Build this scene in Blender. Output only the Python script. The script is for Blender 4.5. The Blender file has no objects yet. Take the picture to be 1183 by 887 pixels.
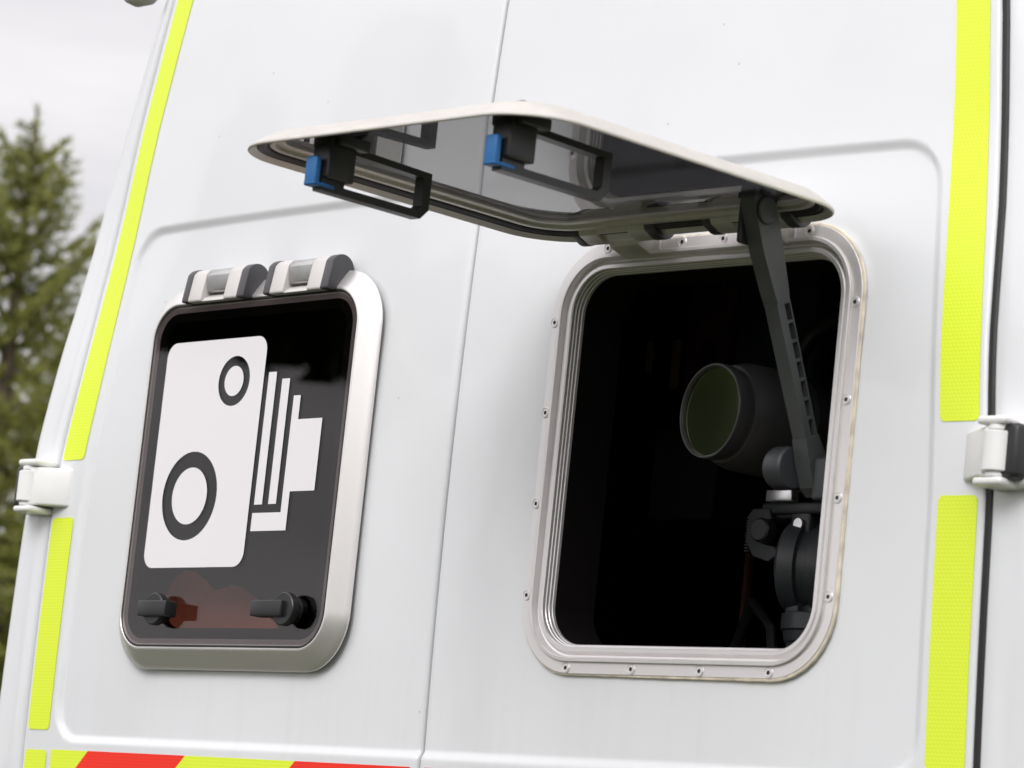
import bpy, bmesh, math, random
from mathutils import Vector, Matrix
R = math.radians
random.seed(7)
scn = bpy.context.scene
col = scn.collection
ZC = 1.95            # height of the hatch centres above the ground

# ------------------------------------------------------------------ camera
CAM = Vector((2.9235, -2.5896, -0.5107 + ZC))
yaw, pit, rol = 0.8310, 0.1528, 0.1048
cd = bpy.data.cameras.new("camera"); cam = bpy.data.objects.new("camera", cd); col.objects.link(cam)
fw = Vector((-math.sin(yaw)*math.cos(pit), math.cos(yaw)*math.cos(pit), math.sin(pit)))
rt0 = Vector((math.cos(yaw), math.sin(yaw), 0)); up0 = rt0.cross(fw)
rt = rt0*math.cos(rol) + up0*math.sin(rol); upv = -rt0*math.sin(rol) + up0*math.cos(rol)
M = Matrix.Identity(4)
for i in range(3):
    M[i][0] = rt[i]; M[i][1] = upv[i]; M[i][2] = -fw[i]; M[i][3] = CAM[i]
cam.matrix_world = M
cd.sensor_width = 36; cd.lens = 4270.2/1183*36; cd.clip_end = 3000; cd.clip_start = 0.05
cd.dof.use_dof = True; cd.dof.focus_distance = 3.95; cd.dof.aperture_fstop = 11
scn.camera = cam

# ------------------------------------------------------------------ world, sun, exposure
CLOUD_FAR, CLOUD_NEAR = .98, 2.15
SUN_EL, SUN_AZ = 36, 160        # azimuth clockwise from +y
w = bpy.data.worlds.new("World"); scn.world = w; w.use_nodes = True
nt = w.node_tree; N = nt.nodes; L = nt.links
bg = N["Background"]; bg.inputs[1].default_value = 0.1
sky = N.new("ShaderNodeTexSky"); sky.sky_type = 'NISHITA'; sky.sun_disc = False
sky.sun_elevation = R(SUN_EL); sky.sun_rotation = R(SUN_AZ)
tc = N.new("ShaderNodeTexCoord"); mp = N.new("ShaderNodeMapping"); mp.inputs['Scale'].default_value = (1, 1, 4.5)
nz = N.new("ShaderNodeTexNoise"); nz.inputs['Scale'].default_value = 3.6; nz.inputs['Detail'].default_value = 6; nz.inputs['Roughness'].default_value = .5
cr = N.new("ShaderNodeValToRGB"); e = cr.color_ramp.elements
e[0].position = .32; e[0].color = (6.7, 6.5, 6.8, 1); e[1].position = .62; e[1].color = (10.0, 9.7, 9.8, 1)
mx = N.new("ShaderNodeMix"); mx.data_type = 'RGBA'; mx.inputs[0].default_value = .93
L.new(tc.outputs['Generated'], mp.inputs[0]); L.new(mp.outputs[0], nz.inputs['Vector']); L.new(nz.outputs['Fac'], cr.inputs[0])
# overcast cloud is brighter on the sun's side of the sky
saz, sel = R(SUN_AZ), R(SUN_EL)
dv = N.new("ShaderNodeVectorMath"); dv.operation = 'DOT_PRODUCT'
dv.inputs[1].default_value = (math.sin(saz)*math.cos(sel), math.cos(saz)*math.cos(sel), math.sin(sel))
nv = N.new("ShaderNodeVectorMath"); nv.operation = 'NORMALIZE'
L.new(tc.outputs['Generated'], nv.inputs[0]); L.new(nv.outputs[0], dv.inputs[0])
gr = N.new("ShaderNodeMapRange"); gr.inputs[1].default_value = -.3; gr.inputs[2].default_value = 1; gr.inputs[3].default_value = CLOUD_FAR; gr.inputs[4].default_value = CLOUD_NEAR
L.new(dv.outputs['Value'], gr.inputs[0])
sc_ = N.new("ShaderNodeVectorMath"); sc_.operation = 'SCALE'; L.new(cr.outputs[0], sc_.inputs[0]); L.new(gr.outputs[0], sc_.inputs['Scale'])
L.new(sky.outputs[0], mx.inputs[6]); L.new(sc_.outputs[0], mx.inputs[7]); L.new(mx.outputs[2], bg.inputs[0])
sd = bpy.data.lights.new("sun", 'SUN'); sd.energy = 1.3; sd.angle = R(30); sd.color = (1, .985, .96)
so = bpy.data.objects.new("sun", sd); col.objects.link(so); so.location = (0, 0, 20)
az = R(SUN_AZ)
sdir = Vector((math.sin(az)*math.cos(R(SUN_EL)), math.cos(az)*math.cos(R(SUN_EL)), math.sin(R(SUN_EL))))
so.rotation_euler = sdir.to_track_quat('Z', 'Y').to_euler()
vs = scn.view_settings; vs.view_transform = 'Standard'; vs.look = 'None'; vs.gamma = 1; vs.exposure = 0.05
vs.use_curve_mapping = False
scn.render.engine = 'CYCLES'

# ------------------------------------------------------------------ materials
def mat(name, color, rough=.5, metal=0, coat=0, noise=0, nscale=30, bump=0, bscale=200, spec=.5, stretch=None):
    m = bpy.data.materials.new(name); m.use_nodes = True
    n = m.node_tree.nodes; l = m.node_tree.links; b = n["Principled BSDF"]
    b.inputs['Base Color'].default_value = (*color, 1); b.inputs['Roughness'].default_value = rough
    b.inputs['Metallic'].default_value = metal; b.inputs['Coat Weight'].default_value = coat
    b.inputs['Coat Roughness'].default_value = .04; b.inputs['Specular IOR Level'].default_value = spec
    tc = n.new("ShaderNodeTexCoord"); mp = n.new("ShaderNodeMapping"); l.new(tc.outputs['Object'], mp.inputs[0])
    if stretch: mp.inputs['Scale'].default_value = stretch
    t = n.new("ShaderNodeTexNoise"); t.inputs['Scale'].default_value = nscale; t.inputs['Detail'].default_value = 6
    l.new(mp.outputs[0], t.inputs['Vector'])
    if noise:
        r = n.new("ShaderNodeMapRange"); r.inputs[1].default_value = .3; r.inputs[2].default_value = .7
        r.inputs[3].default_value = 1-noise; r.inputs[4].default_value = 1+noise
        x = n.new("ShaderNodeVectorMath"); x.operation = 'SCALE'; x.inputs[0].default_value = color
        l.new(t.outputs['Fac'], r.inputs[0]); l.new(r.outputs[0], x.inputs['Scale']); l.new(x.outputs[0], b.inputs['Base Color'])
        r2 = n.new("ShaderNodeMapRange"); r2.inputs[1].default_value = .3; r2.inputs[2].default_value = .7
        r2.inputs[3].default_value = rough*.85; r2.inputs[4].default_value = min(1, rough*1.15)
        l.new(t.outputs['Fac'], r2.inputs[0]); l.new(r2.outputs[0], b.inputs['Roughness'])
    if bump:
        t2 = n.new("ShaderNodeTexNoise"); t2.inputs['Scale'].default_value = bscale; t2.inputs['Detail'].default_value = 4
        l.new(mp.outputs[0], t2.inputs['Vector'])
        bp = n.new("ShaderNodeBump"); bp.inputs['Strength'].default_value = bump; bp.inputs['Distance'].default_value = .002
        l.new(t2.outputs['Fac'], bp.inputs['Height']); l.new(bp.outputs[0], b.inputs['Normal'])
    return m

def paint_mat():
    m = mat("white_paint", (.755, .772, .795), .35, coat=.42)
    n = m.node_tree.nodes; l = m.node_tree.links; b = n["Principled BSDF"]
    g = n.new("ShaderNodeNewGeometry")
    # road dirt: large soft patches and tiny specks
    t = n.new("ShaderNodeTexNoise"); t.inputs['Scale'].default_value = 3.5; t.inputs['Detail'].default_value = 8; l.new(g.outputs['Position'], t.inputs['Vector'])
    r = n.new("ShaderNodeMapRange"); r.inputs[1].default_value = .45; r.inputs[2].default_value = .8; r.inputs[3].default_value = 0; r.inputs[4].default_value = .10
    l.new(t.outputs['Fac'], r.inputs[0])
    v = n.new("ShaderNodeTexVoronoi"); v.inputs['Scale'].default_value = 17; l.new(g.outputs['Position'], v.inputs['Vector'])
    s = n.new("ShaderNodeMath"); s.operation = 'LESS_THAN'; s.inputs[1].default_value = .028; l.new(v.outputs['Distance'], s.inputs[0])
    s2 = n.new("ShaderNodeMath"); s2.operation = 'MULTIPLY'; s2.inputs[1].default_value = .45; l.new(s.outputs[0], s2.inputs[0])
    a = n.new("ShaderNodeMath"); a.operation = 'ADD'; a.use_clamp = True; l.new(r.outputs[0], a.inputs[0]); l.new(s2.outputs[0], a.inputs[1])
    mp2 = n.new("ShaderNodeMapping"); mp2.inputs['Scale'].default_value = (55, 4, 2.2); l.new(g.outputs['Position'], mp2.inputs[0])
    t4 = n.new("ShaderNodeTexNoise"); t4.inputs['Scale'].default_value = 1; t4.inputs['Detail'].default_value = 5; l.new(mp2.outputs[0], t4.inputs['Vector'])
    sx = n.new("ShaderNodeSeparateXYZ"); l.new(g.outputs['Position'], sx.inputs[0])
    lo = n.new("ShaderNodeMapRange"); lo.inputs[1].default_value = ZC-.17; lo.inputs[2].default_value = ZC-.24; lo.inputs[3].default_value = .06; lo.inputs[4].default_value = 1; l.new(sx.outputs[2], lo.inputs[0])
    r4 = n.new("ShaderNodeMapRange"); r4.inputs[1].default_value = .5; r4.inputs[2].default_value = .78; r4.inputs[3].default_value = 0; r4.inputs[4].default_value = .06; l.new(t4.outputs['Fac'], r4.inputs[0])
    m4 = n.new("ShaderNodeMath"); m4.operation = 'MULTIPLY'; l.new(lo.outputs[0], m4.inputs[0]); l.new(r4.outputs[0], m4.inputs[1])
    a2 = n.new("ShaderNodeMath"); a2.operation = 'ADD'; a2.use_clamp = True; l.new(a.outputs[0], a2.inputs[0]); l.new(m4.outputs[0], a2.inputs[1]); a = a2
    x = n.new("ShaderNodeMix"); x.data_type = 'RGBA'; x.inputs[6].default_value = (.755, .772, .795, 1); x.inputs[7].default_value = (.42, .36, .29, 1)
    l.new(a.outputs[0], x.inputs[0]); l.new(x.outputs[2], b.inputs['Base Color'])
    # faint orange peel
    t3 = n.new("ShaderNodeTexNoise"); t3.inputs['Scale'].default_value = 9; t3.inputs['Detail'].default_value = 1; l.new(g.outputs['Position'], t3.inputs['Vector'])
    bp = n.new("ShaderNodeBump"); bp.inputs['Strength'].default_value = .12; bp.inputs['Distance'].default_value = .004
    l.new(t3.outputs['Fac'], bp.inputs['Height']); l.new(bp.outputs[0], b.inputs['Coat Normal'])
    return m

def glass_mat(tint, f0=.04):
    m = bpy.data.materials.new("smoked_glass"); m.use_nodes = True
    n = m.node_tree.nodes; l = m.node_tree.links; n.remove(n["Principled BSDF"])
    g = n.new("ShaderNodeNewGeometry"); dp = n.new("ShaderNodeVectorMath"); dp.operation = 'DOT_PRODUCT'; l.new(g.outputs['Normal'], dp.inputs[0]); l.new(g.outputs['Incoming'], dp.inputs[1])
    ab = n.new("ShaderNodeMath"); ab.operation = 'ABSOLUTE'; l.new(dp.outputs['Value'], ab.inputs[0])
    om = n.new("ShaderNodeMath"); om.operation = 'SUBTRACT'; om.inputs[0].default_value = 1; l.new(ab.outputs[0], om.inputs[1])
    pw = n.new("ShaderNodeMath"); pw.operation = 'POWER'; pw.inputs[1].default_value = 5; l.new(om.outputs[0], pw.inputs[0])
    f = n.new("ShaderNodeMath"); f.operation = 'MULTIPLY_ADD'; f.inputs[1].default_value = 1-f0; f.inputs[2].default_value = f0; l.new(pw.outputs[0], f.inputs[0])
    tr = n.new("ShaderNodeBsdfTransparent"); tr.inputs[0].default_value = (*tint, 1)
    gl = n.new("ShaderNodeBsdfGlossy"); gl.inputs['Roughness'].default_value = .012; gl.inputs[0].default_value = (1, 1, 1, 1)
    ms = n.new("ShaderNodeMixShader"); l.new(f.outputs[0], ms.inputs[0]); l.new(tr.outputs[0], ms.inputs[1]); l.new(gl.outputs[0], ms.inputs[2])
    l.new(ms.outputs[0], n["Material Output"].inputs[0])
    return m

def tape_mat(name, color, scale=230):
    m = mat(name, color, .45, coat=.08)
    n = m.node_tree.nodes; l = m.node_tree.links; b = n["Principled BSDF"]
    g = n.new("ShaderNodeNewGeometry"); sx = n.new("ShaderNodeSeparateXYZ"); l.new(g.outputs['Position'], sx.inputs[0])
    cx = n.new("ShaderNodeCombineXYZ")
    # honeycomb cells: staggered rows by a voronoi with no randomness on a sheared lattice
    k = n.new("ShaderNodeMath"); k.operation = 'MULTIPLY'; k.inputs[1].default_value = .5
    a = n.new("ShaderNodeMath"); a.operation = 'ADD'; z2 = n.new("ShaderNodeMath"); z2.operation = 'MULTIPLY'; z2.inputs[1].default_value = 1.155
    l.new(sx.outputs[2], z2.inputs[0]); l.new(z2.outputs[0], k.inputs[0]); l.new(sx.outputs[0], a.inputs[0]); l.new(k.outputs[0], a.inputs[1])
    l.new(a.outputs[0], cx.inputs[0]); l.new(z2.outputs[0], cx.inputs[1])
    v = n.new("ShaderNodeTexVoronoi"); v.inputs['Scale'].default_value = scale; v.inputs['Randomness'].default_value = 0; v.voronoi_dimensions = '2D'
    l.new(cx.outputs[0], v.inputs['Vector'])
    r = n.new("ShaderNodeMapRange"); r.inputs[1].default_value = .38; r.inputs[2].default_value = .55; r.inputs[3].default_value = 0; r.inputs[4].default_value = 1
    l.new(v.outputs['Distance'], r.inputs[0])
    x = n.new("ShaderNodeMix"); x.data_type = 'RGBA'; x.inputs[6].default_value = (color[0]*.92, color[1]*.94, color[2]*.85, 1); x.inputs[7].default_value = (min(1, color[0]*1.06), min(1, color[1]*1.02), color[2]*1.6, 1)
    l.new(r.outputs[0], x.inputs[0]); l.new(x.outputs[2], b.inputs['Base Color'])
    return m

PAINT = paint_mat()
ALU = mat("satin_aluminium", (.76, .735, .735), .36, metal=.5, noise=.04, nscale=14)
ALU_W = mat("pale_aluminium", (.80, .78, .77), .36, metal=.75)
CREAM = mat("cream_coated_aluminium", (.62, .595, .555), .4, metal=.3, noise=.06, nscale=60)
BARREL = mat("brushed_steel", (.50, .50, .50), .34, metal=.9, noise=.05)
CAPG = mat("dark_grey_plastic", (.055, .053, .06), .42, bump=.1, bscale=900)
BLACKP = mat("black_plastic", (.018, .018, .02), .38, bump=.1, bscale=900)
KNOB = mat("knob_plastic", (.016, .016, .018), .36, bump=.06, bscale=900)
RUBBER = mat("black_rubber", (.012, .011, .010), .5, noise=.2)
BLUE = mat("blue_plastic", (.015, .13, .36), .45, noise=.05)
ARM = mat("charcoal_plastic", (.075, .081, .081), .45, noise=.12, nscale=40, bump=.08, bscale=700)
HEADM = mat("slate_painted_metal", (.038, .042, .046), .42, noise=.08)
LENSB = mat("lens_black", (.048, .046, .047), .5, noise=.08)
LENSG = mat("gloss_black", (.008, .008, .009), .12)
SILVER = mat("silver", (.75, .74, .76), .28, metal=.8)
BORDER = mat("printed_black_border", (.006, .006, .006), .6, spec=.1)
STICK = mat("white_vinyl", (.80, .78, .80), .35, coat=.3)
YEL = tape_mat("fluorescent_yellow_film", (.79, .95, .035))
RED = tape_mat("red_reflective_film", (.95, .022, .004))
GLASS = glass_mat((.60, .57, .57), .030)
GLASS_OPEN = glass_mat((.25, .245, .25), .065)
DARK = mat("dark_interior_lining", (.008, .0065, .0065), .9, spec=.1)
SEAL = mat("yellowed_sealant", (.70, .63, .50), .6, noise=.25, nscale=60)
HCH = mat("hinge_coating", (.62, .595, .58), .38, metal=.15)
HINGEW = mat("white_painted_casting", (.82, .82, .81), .4, coat=.3, noise=.02)
WTEXT = mat("white_marking", (.75, .75, .75), .5)

def lens_mat():
    m = mat("coated_lens_glass", (.012, .016, .006), .03, coat=0, spec=1.0)
    b = m.node_tree.nodes["Principled BSDF"]; b.inputs['IOR'].default_value = 1.9
    b.inputs['Metallic'].default_value = 1; b.inputs['Base Color'].default_value = (.38, .43, .25, 1); b.inputs['Roughness'].default_value = .06
    return m
LENSGL = lens_mat()

# ------------------------------------------------------------------ building helpers
WL = {}
def mk(name, verts, faces, m, parent=None, ang=32, pivot='c'):
    me = bpy.data.meshes.new(name)
    n = len(verts)
    lo = [min(v[i] for v in verts) for i in range(3)]; hi = [max(v[i] for v in verts) for i in range(3)]
    c = Vector(((lo[0]+hi[0])/2, (lo[1]+hi[1])/2, (lo[2]+hi[2])/2))
    me.from_pydata([(v[0]-c.x, v[1]-c.y, v[2]-c.z) for v in verts], [], faces)
    mats = m if isinstance(m, (list, tuple)) else [m]
    for q in mats: me.materials.append(q)
    me.polygons.foreach_set("use_smooth", [True]*len(me.polygons))
    me.update()
    bm = bmesh.new(); bm.from_mesh(me); bmesh.ops.recalc_face_normals(bm, faces=bm.faces); bm.to_mesh(me); bm.free()
    me.set_sharp_from_angle(angle=R(ang))
    o = bpy.data.objects.new(name, me); col.objects.link(o)
    wl = c + Vector((0, 0, ZC))
    if parent is not None:
        o.parent = parent; o.location = wl - WL[parent.name]
    else: o.location = wl
    WL[o.name] = wl
    return o
def empty(name, loc, label, cat, group=None):
    o = bpy.data.objects.new(name, None); col.objects.link(o); o.location = loc; WL[o.name] = Vector(loc)
    o.empty_display_size = .2
    o['label'] = label; o['category'] = cat
    if group: o['group'] = group
    return o
class MB:
    def __init__(s): s.v = []; s.f = []
    def add(s, vf, T=None):
        k = len(s.v); v, f = vf
        s.v += [T(*p) if T else tuple(p) for p in v]; s.f += [[i+k for i in q] for q in f]; return s
    def build(s, name, m, parent=None, ang=32): return mk(name, s.v, s.f, m, parent, ang)
def rr(w, h, r, n=10):
    p = []
    for cx, cy, a0 in ((w/2-r, h/2-r, 0), (-w/2+r, h/2-r, 90), (-w/2+r, -h/2+r, 180), (w/2-r, -h/2+r, 270)):
        for i in range(n+1):
            a = R(a0+90*i/n); p.append((cx+r*math.cos(a), cy+r*math.sin(a)))
    return p
def bm_out(bm):
    bm.verts.ensure_lookup_table()
    v = [tuple(q.co) for q in bm.verts]; f = [[q.index for q in fa.verts] for fa in bm.faces]; bm.free(); return v, f
def rbox(x0, x1, y0, y1, z0, z1, b=.002, seg=3):
    bm = bmesh.new(); bmesh.ops.create_cube(bm, size=1)
    for v in bm.verts: v.co = Vector(((x0+x1)/2+v.co.x*(x1-x0), (y0+y1)/2+v.co.y*(y1-y0), (z0+z1)/2+v.co.z*(z1-z0)))
    if b > 0: bmesh.ops.bevel(bm, geom=list(bm.edges), offset=b, segments=seg, profile=.5, affect='EDGES')
    return bm_out(bm)
def prism(poly, a0, a1, axis='x', b=0.0, seg=2):
    """poly in the two other axes (cyclic order), extruded along axis from a0 to a1"""
    def P(a, p, q): return {'x': (a, p, q), 'y': (p, a, q), 'z': (p, q, a)}[axis]
    bm = bmesh.new()
    A = [bm.verts.new(P(a0, *p)) for p in poly]; B = [bm.verts.new(P(a1, *p)) for p in poly]; n = len(poly)
    bm.faces.new(A[::-1]); bm.faces.new(B)
    for i in range(n): bm.faces.new((A[i], A[(i+1) % n], B[(i+1) % n], B[i]))
    bmesh.ops.recalc_face_normals(bm, faces=bm.faces)
    if b: bmesh.ops.bevel(bm, geom=[e for e in bm.edges if e.calc_face_angle(0) > R(30)], offset=b, segments=seg, profile=.5, affect='EDGES')
    return bm_out(bm)
def lathe(profile, c=(0, 0, 0), axis=(0, 0, 1), n=40, cap=True):
    """profile: (distance along axis, radius)"""
    a = Vector(axis).normalized(); u = a.orthogonal().normalized(); w_ = a.cross(u); c = Vector(c)
    v = []; f = []
    for t, r in profile:
        for i in range(n):
            q = 2*math.pi*i/n; v.append(tuple(c+a*t+(u*math.cos(q)+w_*math.sin(q))*r))
    for j in range(len(profile)-1):
        for i in range(n): f.append([j*n+i, j*n+(i+1) % n, (j+1)*n+(i+1) % n, (j+1)*n+i])
    if cap:
        f.append(list(range(n))[::-1]); f.append([(len(profile)-1)*n+i for i in range(n)])
    return v, f
def tube(path, r, n=10, cap=True):
    v = []; f = []; P = [Vector(p) for p in path]
    rs = r if isinstance(r, (list, tuple)) else [r]*len(P)
    up = None
    for i, p in enumerate(P):
        t = (P[min(i+1, len(P)-1)]-P[max(i-1, 0)]).normalized()
        if up is None: up = t.orthogonal().normalized()
        up = (up - t*up.dot(t)).normalized(); b = t.cross(up)
        for k in range(n):
            q = 2*math.pi*k/n; v.append(tuple(p+(up*math.cos(q)+b*math.sin(q))*rs[i]))
    for i in range(len(P)-1):
        for k in range(n): f.append([i*n+k, i*n+(k+1) % n, (i+1)*n+(k+1) % n, (i+1)*n+k])
    if cap: f.append(list(range(n))[::-1]); f.append([(len(P)-1)*n+k for k in range(n)])
    return v, f
def ring_sweep(w_, h_, r, prof, F, closed=False, n=12):
    """prof: (inset, n) swept round a rounded rectangle; F(u,v,n) -> point"""
    v = []; f = []; m = 4*(n+1)
    for ins, nn in prof:
        for (a, b) in rr(w_-2*ins, h_-2*ins, max(r-ins, .002), n): v.append(F(a, b, nn))
    k = len(prof)
    for j in range(k if closed else k-1):
        for i in range(m): f.append([j*m+i, j*m+(i+1) % m, ((j+1) % k)*m+(i+1) % m, ((j+1) % k)*m+i])
    return v, f
def interp(t, z):
    if z <= t[0][0]: return t[0][1]
    for (a, b), (c, d) in zip(t, t[1:]):
        if z <= c: return b+(d-b)*(z-a)/(c-a)
    return t[-1][1]
def sstep(x): x = max(0, min(1, x)); return x*x*(3-2*x)

# ------------------------------------------------------------------ the rear surface of the van (z relative to the hatch centres)
BOW, CUR = .0358, .0635
TAPE = [(-1.4, .742), (-.32, .729), (-.05, .722), (.02, .7165), (.28, .684), (.43, .666), (.6, .638), (.8, .595)]
def xtape(z): return interp(TAPE, z)
def xedge(z): return xtape(z) + (.007 if z < .1 else .007+min(.004, (z-.1)*.03))
def base_y(x, z):
    zz = z if z > -.5 else -.5
    k = sstep(z/.35)*.018*(abs(x)/.7)**4 if z > 0 else 0
    return BOW*x*x + CUR*zz*zz + k
def recess_sd(x, z):
    hx = .665*xtape(z)/.7195; hz = .309; rad = .045
    zc = -.006
    qx = abs(x)-(hx-rad); qz = abs(z-zc)-(hz-rad)
    return math.hypot(max(qx, 0), max(qz, 0)) + min(max(qx, qz), 0) - rad
def surf(x, z):
    s = recess_sd(x, z)
    t = sstep((s+.009)/.012)
    return base_y(x, z) - .0046*t

# ------------------------------------------------------------------ the van
van = empty('van', (0, 2.4, 0), 'white enforcement van seen from behind with one camera hatch propped open and the other shut', 'van')

def door(sg):
    zs = []; z = -1.36
    while z < .74:
        zs.append(z)
        fine = (-.335 < z < -.29) or (.27 < z < .32)
        z += .0015 if fine else (.008 if -.36 < z < .36 else .03)
    cols = []
    r_ = .004
    # (fraction, dx, dy): inner edge roll, sheet, outer edge roll
    inner = [(0, 0, .035), (0, 0, .010)] + [(0, r_*(1-math.cos(R(a))), r_*(1-math.sin(R(a)))) for a in (0, 22, 45, 67, 90)]
    outer = [(1, -d[1], d[2]) for d in reversed(inner)]
    NS = 150
    mid = []
    for i in range(1, NS):
        f_ = i/NS; mid.append((f_, 0, 0))
        if f_ > .88: mid.append((f_+.5/NS, 0, 0)); mid.append((f_+.25/NS, 0, 0)); mid.append((f_+.75/NS, 0, 0))
    mid = sorted(set(mid)); mid = [q for q in mid if .009 < q[0] < .99]
    cols = inner + mid + outer
    v = []; f = []; nc = len(cols)
    wc = -.3406 if sg < 0 else .3484
    for z in zs:
        x0 = .0018; x1 = xedge(z)
        for (s, dx, dy) in cols:
            x = sg*(x0+(x1-x0)*s+dx); v.append((x, surf(x, z)+dy, z))
    hw, hh, rad = .4205/2-.012, .447/2-.012, .06
    for j in range(len(zs)-1):
        for i in range(nc-1):
            a = [j*nc+i, j*nc+i+1, (j+1)*nc+i+1, (j+1)*nc+i]
            cx = sum(v[q][0] for q in a)/4-wc; cz = sum(v[q][2] for q in a)/4
            qx = abs(cx)-(hw-rad); qz = abs(cz)-(hh-rad)
            if math.hypot(max(qx, 0), max(qz, 0))+min(max(qx, qz), 0)-rad < 0: continue
            f.append(a)
    return mk('rear_door', v, f, PAINT, van, 50)
dl = door(-1); dl['label'] = 'left rear door, carrying the shut hatch with the camera symbol'
dr = door(1); dr['label'] = 'right rear door, carrying the open hatch'

# ---- reflective film laid on the doors
def film(name, m, parent, sg, xa, xb, z0, z1, rad=.006, lift=.0007, label=None):
    """strip between xa(z) and xb(z) from z0 to z1 with rounded corners"""
    n = max(8, int((z1-z0)/.01)); v = []; f = []; K = 9
    zz = sorted(set([z0+(z1-z0)*i/n for i in range(n+1)] + [z0+rad*t for t in (.1, .3, .6, 1)] + [z1-rad*t for t in (.1, .3, .6, 1)]))
    for z in zz:
        d = min(z-z0, z1-z); ins = 0
        if d < rad: ins = rad-math.sqrt(max(0, rad*rad-(rad-d)**2))
        a, b = xa(z)+ins, xb(z)-ins
        for k in range(K+1):
            x = sg*(a+(b-a)*k/K); v.append((x, surf(x, z)-lift, z))
    for j in range(len(zz)-1):
        for k in range(K): f.append([j*(K+1)+k, j*(K+1)+k+1, (j+1)*(K+1)+k+1, (j+1)*(K+1)+k])
    o = mk(name, v, f, m, parent, 60)
    if label: o['label'] = label
    return o
for sg, dp in ((-1, dl), (1, dr)):
    xi = lambda z: xtape(z)-(.046 if z < .1 else .046-min(.008, (z-.1)*.03))
    film('reflective_strip', YEL, dp, sg, xi, xtape, .0225, .70)
    film('reflective_strip', YEL, dp, sg, xi, xtape, -.3025, -.0475)
    film('reflective_strip', YEL, dp, sg, xi, xtape, -.50, -.3265)
    # slanted red and yellow blocks along the foot of the recess
    zt, zb = -.3255, -.50; edges = [.0115, .203, .403, .596, .674]
    for i, c in enumerate((RED, YEL, RED, YEL)):
        v = []; f = []; nx, nz_ = 14, 8
        for j in range(nz_+1):
            z = zt+(zb-zt)*j/nz_; sh = (zt-z)*1.12
            xa = edges[i]+(sh if i > 0 else 0); xb_ = edges[i+1]+(sh if i < 3 else 0)
            xa = min(xa, edges[-1]); xb_ = min(xb_, edges[-1])
            for k in range(nx+1):
                x = sg*(xa+(xb_-xa)*k/nx); v.append((x, surf(x, z)-.0007, z))
        for j in range(nz_):
            for k in range(nx): f.append([j*(nx+1)+k, j*(nx+1)+k+1, (j+1)*(nx+1)+k+1, (j+1)*(nx+1)+k])
        mk('chevron_block', v, f, c, dp, 60)

# ---- body shell
XB = [(-1.45, .830), (-.6, .838), (-.31, .828), (-.2, .822), (-.07, .815), (.04, .807), (.167, .790), (.35, .756), (.49, .724), (.588, .704), (.70, .65), (.76, .55)]
zlist = [-1.45+i*.03 for i in range(0, 73)] + [.76]
zlist = [z for z in zlist if z <= .7601]
def pillar(sg):
    v = []; f = []
    secs = [0, .25, .5, .75, 1]
    for z in zlist:
        xg = xedge(z)+(.0075 if sg > 0 else .0045); xc_ = interp(XB, z); y0 = surf(sg*min(.735, xg), z)
        pts = [(xg+.002, y0+.035), (xg, y0+.006), (xg+.002, y0+.0015), (xg+.005, y0)]
        x1 = xc_-.035
        if x1 < xg+.012: x1 = xg+.012
        pts += [(xg+.005+(x1-xg-.005)*t, y0+.004*t*t) for t in (.35, .7, 1)]
        for a in (15, 30, 45, 60, 75, 90):
            pts.append((x1+(xc_-x1)*math.sin(R(a)), y0+.004+.05*(1-math.cos(R(a)))))
        pts += [(xc_, .25), (xc_+.01, 1.2), (xc_+.01, 2.4), (xc_+.005, 3.5)]
        for (x, y) in pts: v.append((sg*x, y, z))
        nc = len(pts)
    for j in range(len(zlist)-1):
        for i in range(nc-1): f.append([j*nc+i, j*nc+i+1, (j+1)*nc+i+1, (j+1)*nc+i])
    return v, f
body = MB()
for sg in (-1, 1): body.add(pillar(sg))
# roof, rear header, nose
roof = []; n = 14
v = []; f = []
ys = [.04, .07, .2, 1.2, 2.4, 3.5]
for y in ys:
    for i in range(n+1):
        t = -1+2*i/n; x = .56*t; v.append((x, y+.03*abs(t)**3, .76+.05*(1-t*t)*(1 if y > .05 else .2)))
for j in range(len(ys)-1):
    for i in range(n): f.append([j*(n+1)+i, j*(n+1)+i+1, (j+1)*(n+1)+i+1, (j+1)*(n+1)+i])
body.add((v, f))
sec = [(-.83, -1.45), (-.84, -.3), (-.80, .1), (-.70, .5), (-.55, .78), (0, .82), (.55, .78), (.70, .5), (.80, .1), (.84, -.3), (.83, -1.45)]
nose = [(3.5, 1, 1), (4.0, 1, .93), (4.55, .96, .28), (5.1, .93, .12), (5.35, .86, -.12), (5.42, .8, -.5)]
v = []; f = []
for (y, sx_, top) in nose:
    for (x, z) in sec:
        zz = -1.45+(z+1.45)*((top*.82+1.45)/2.27); v.append((x*sx_, y, zz))
m_ = len(sec)
for j in range(len(nose)-1):
    for i in range(m_-1): f.append([j*m_+i, j*m_+i+1, (j+1)*m_+i+1, (j+1)*m_+i])
f.append([(len(nose)-1)*m_+i for i in range(m_)])
body.add((v, f)); body.build('body', PAINT, van, 40)
MB().add(rbox(-.72, .72, 4.08, 4.50, .20, .62, .02), lambda x, y, z: (x*(1-.1*(z-.2)), y-.35*(z-.2)/.42+.12, z)).build('windscreen', LENSG, van)
MB().add(rbox(-.84, .84, -.09, .12, -1.62, -1.38, .03, 4)).build('rear_bumper', BLACKP, van)
MB().add(rbox(-.82, .82, .1, 5.2, -1.55, -1.44, .02)).build('chassis_floor', BLACKP, van)
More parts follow.
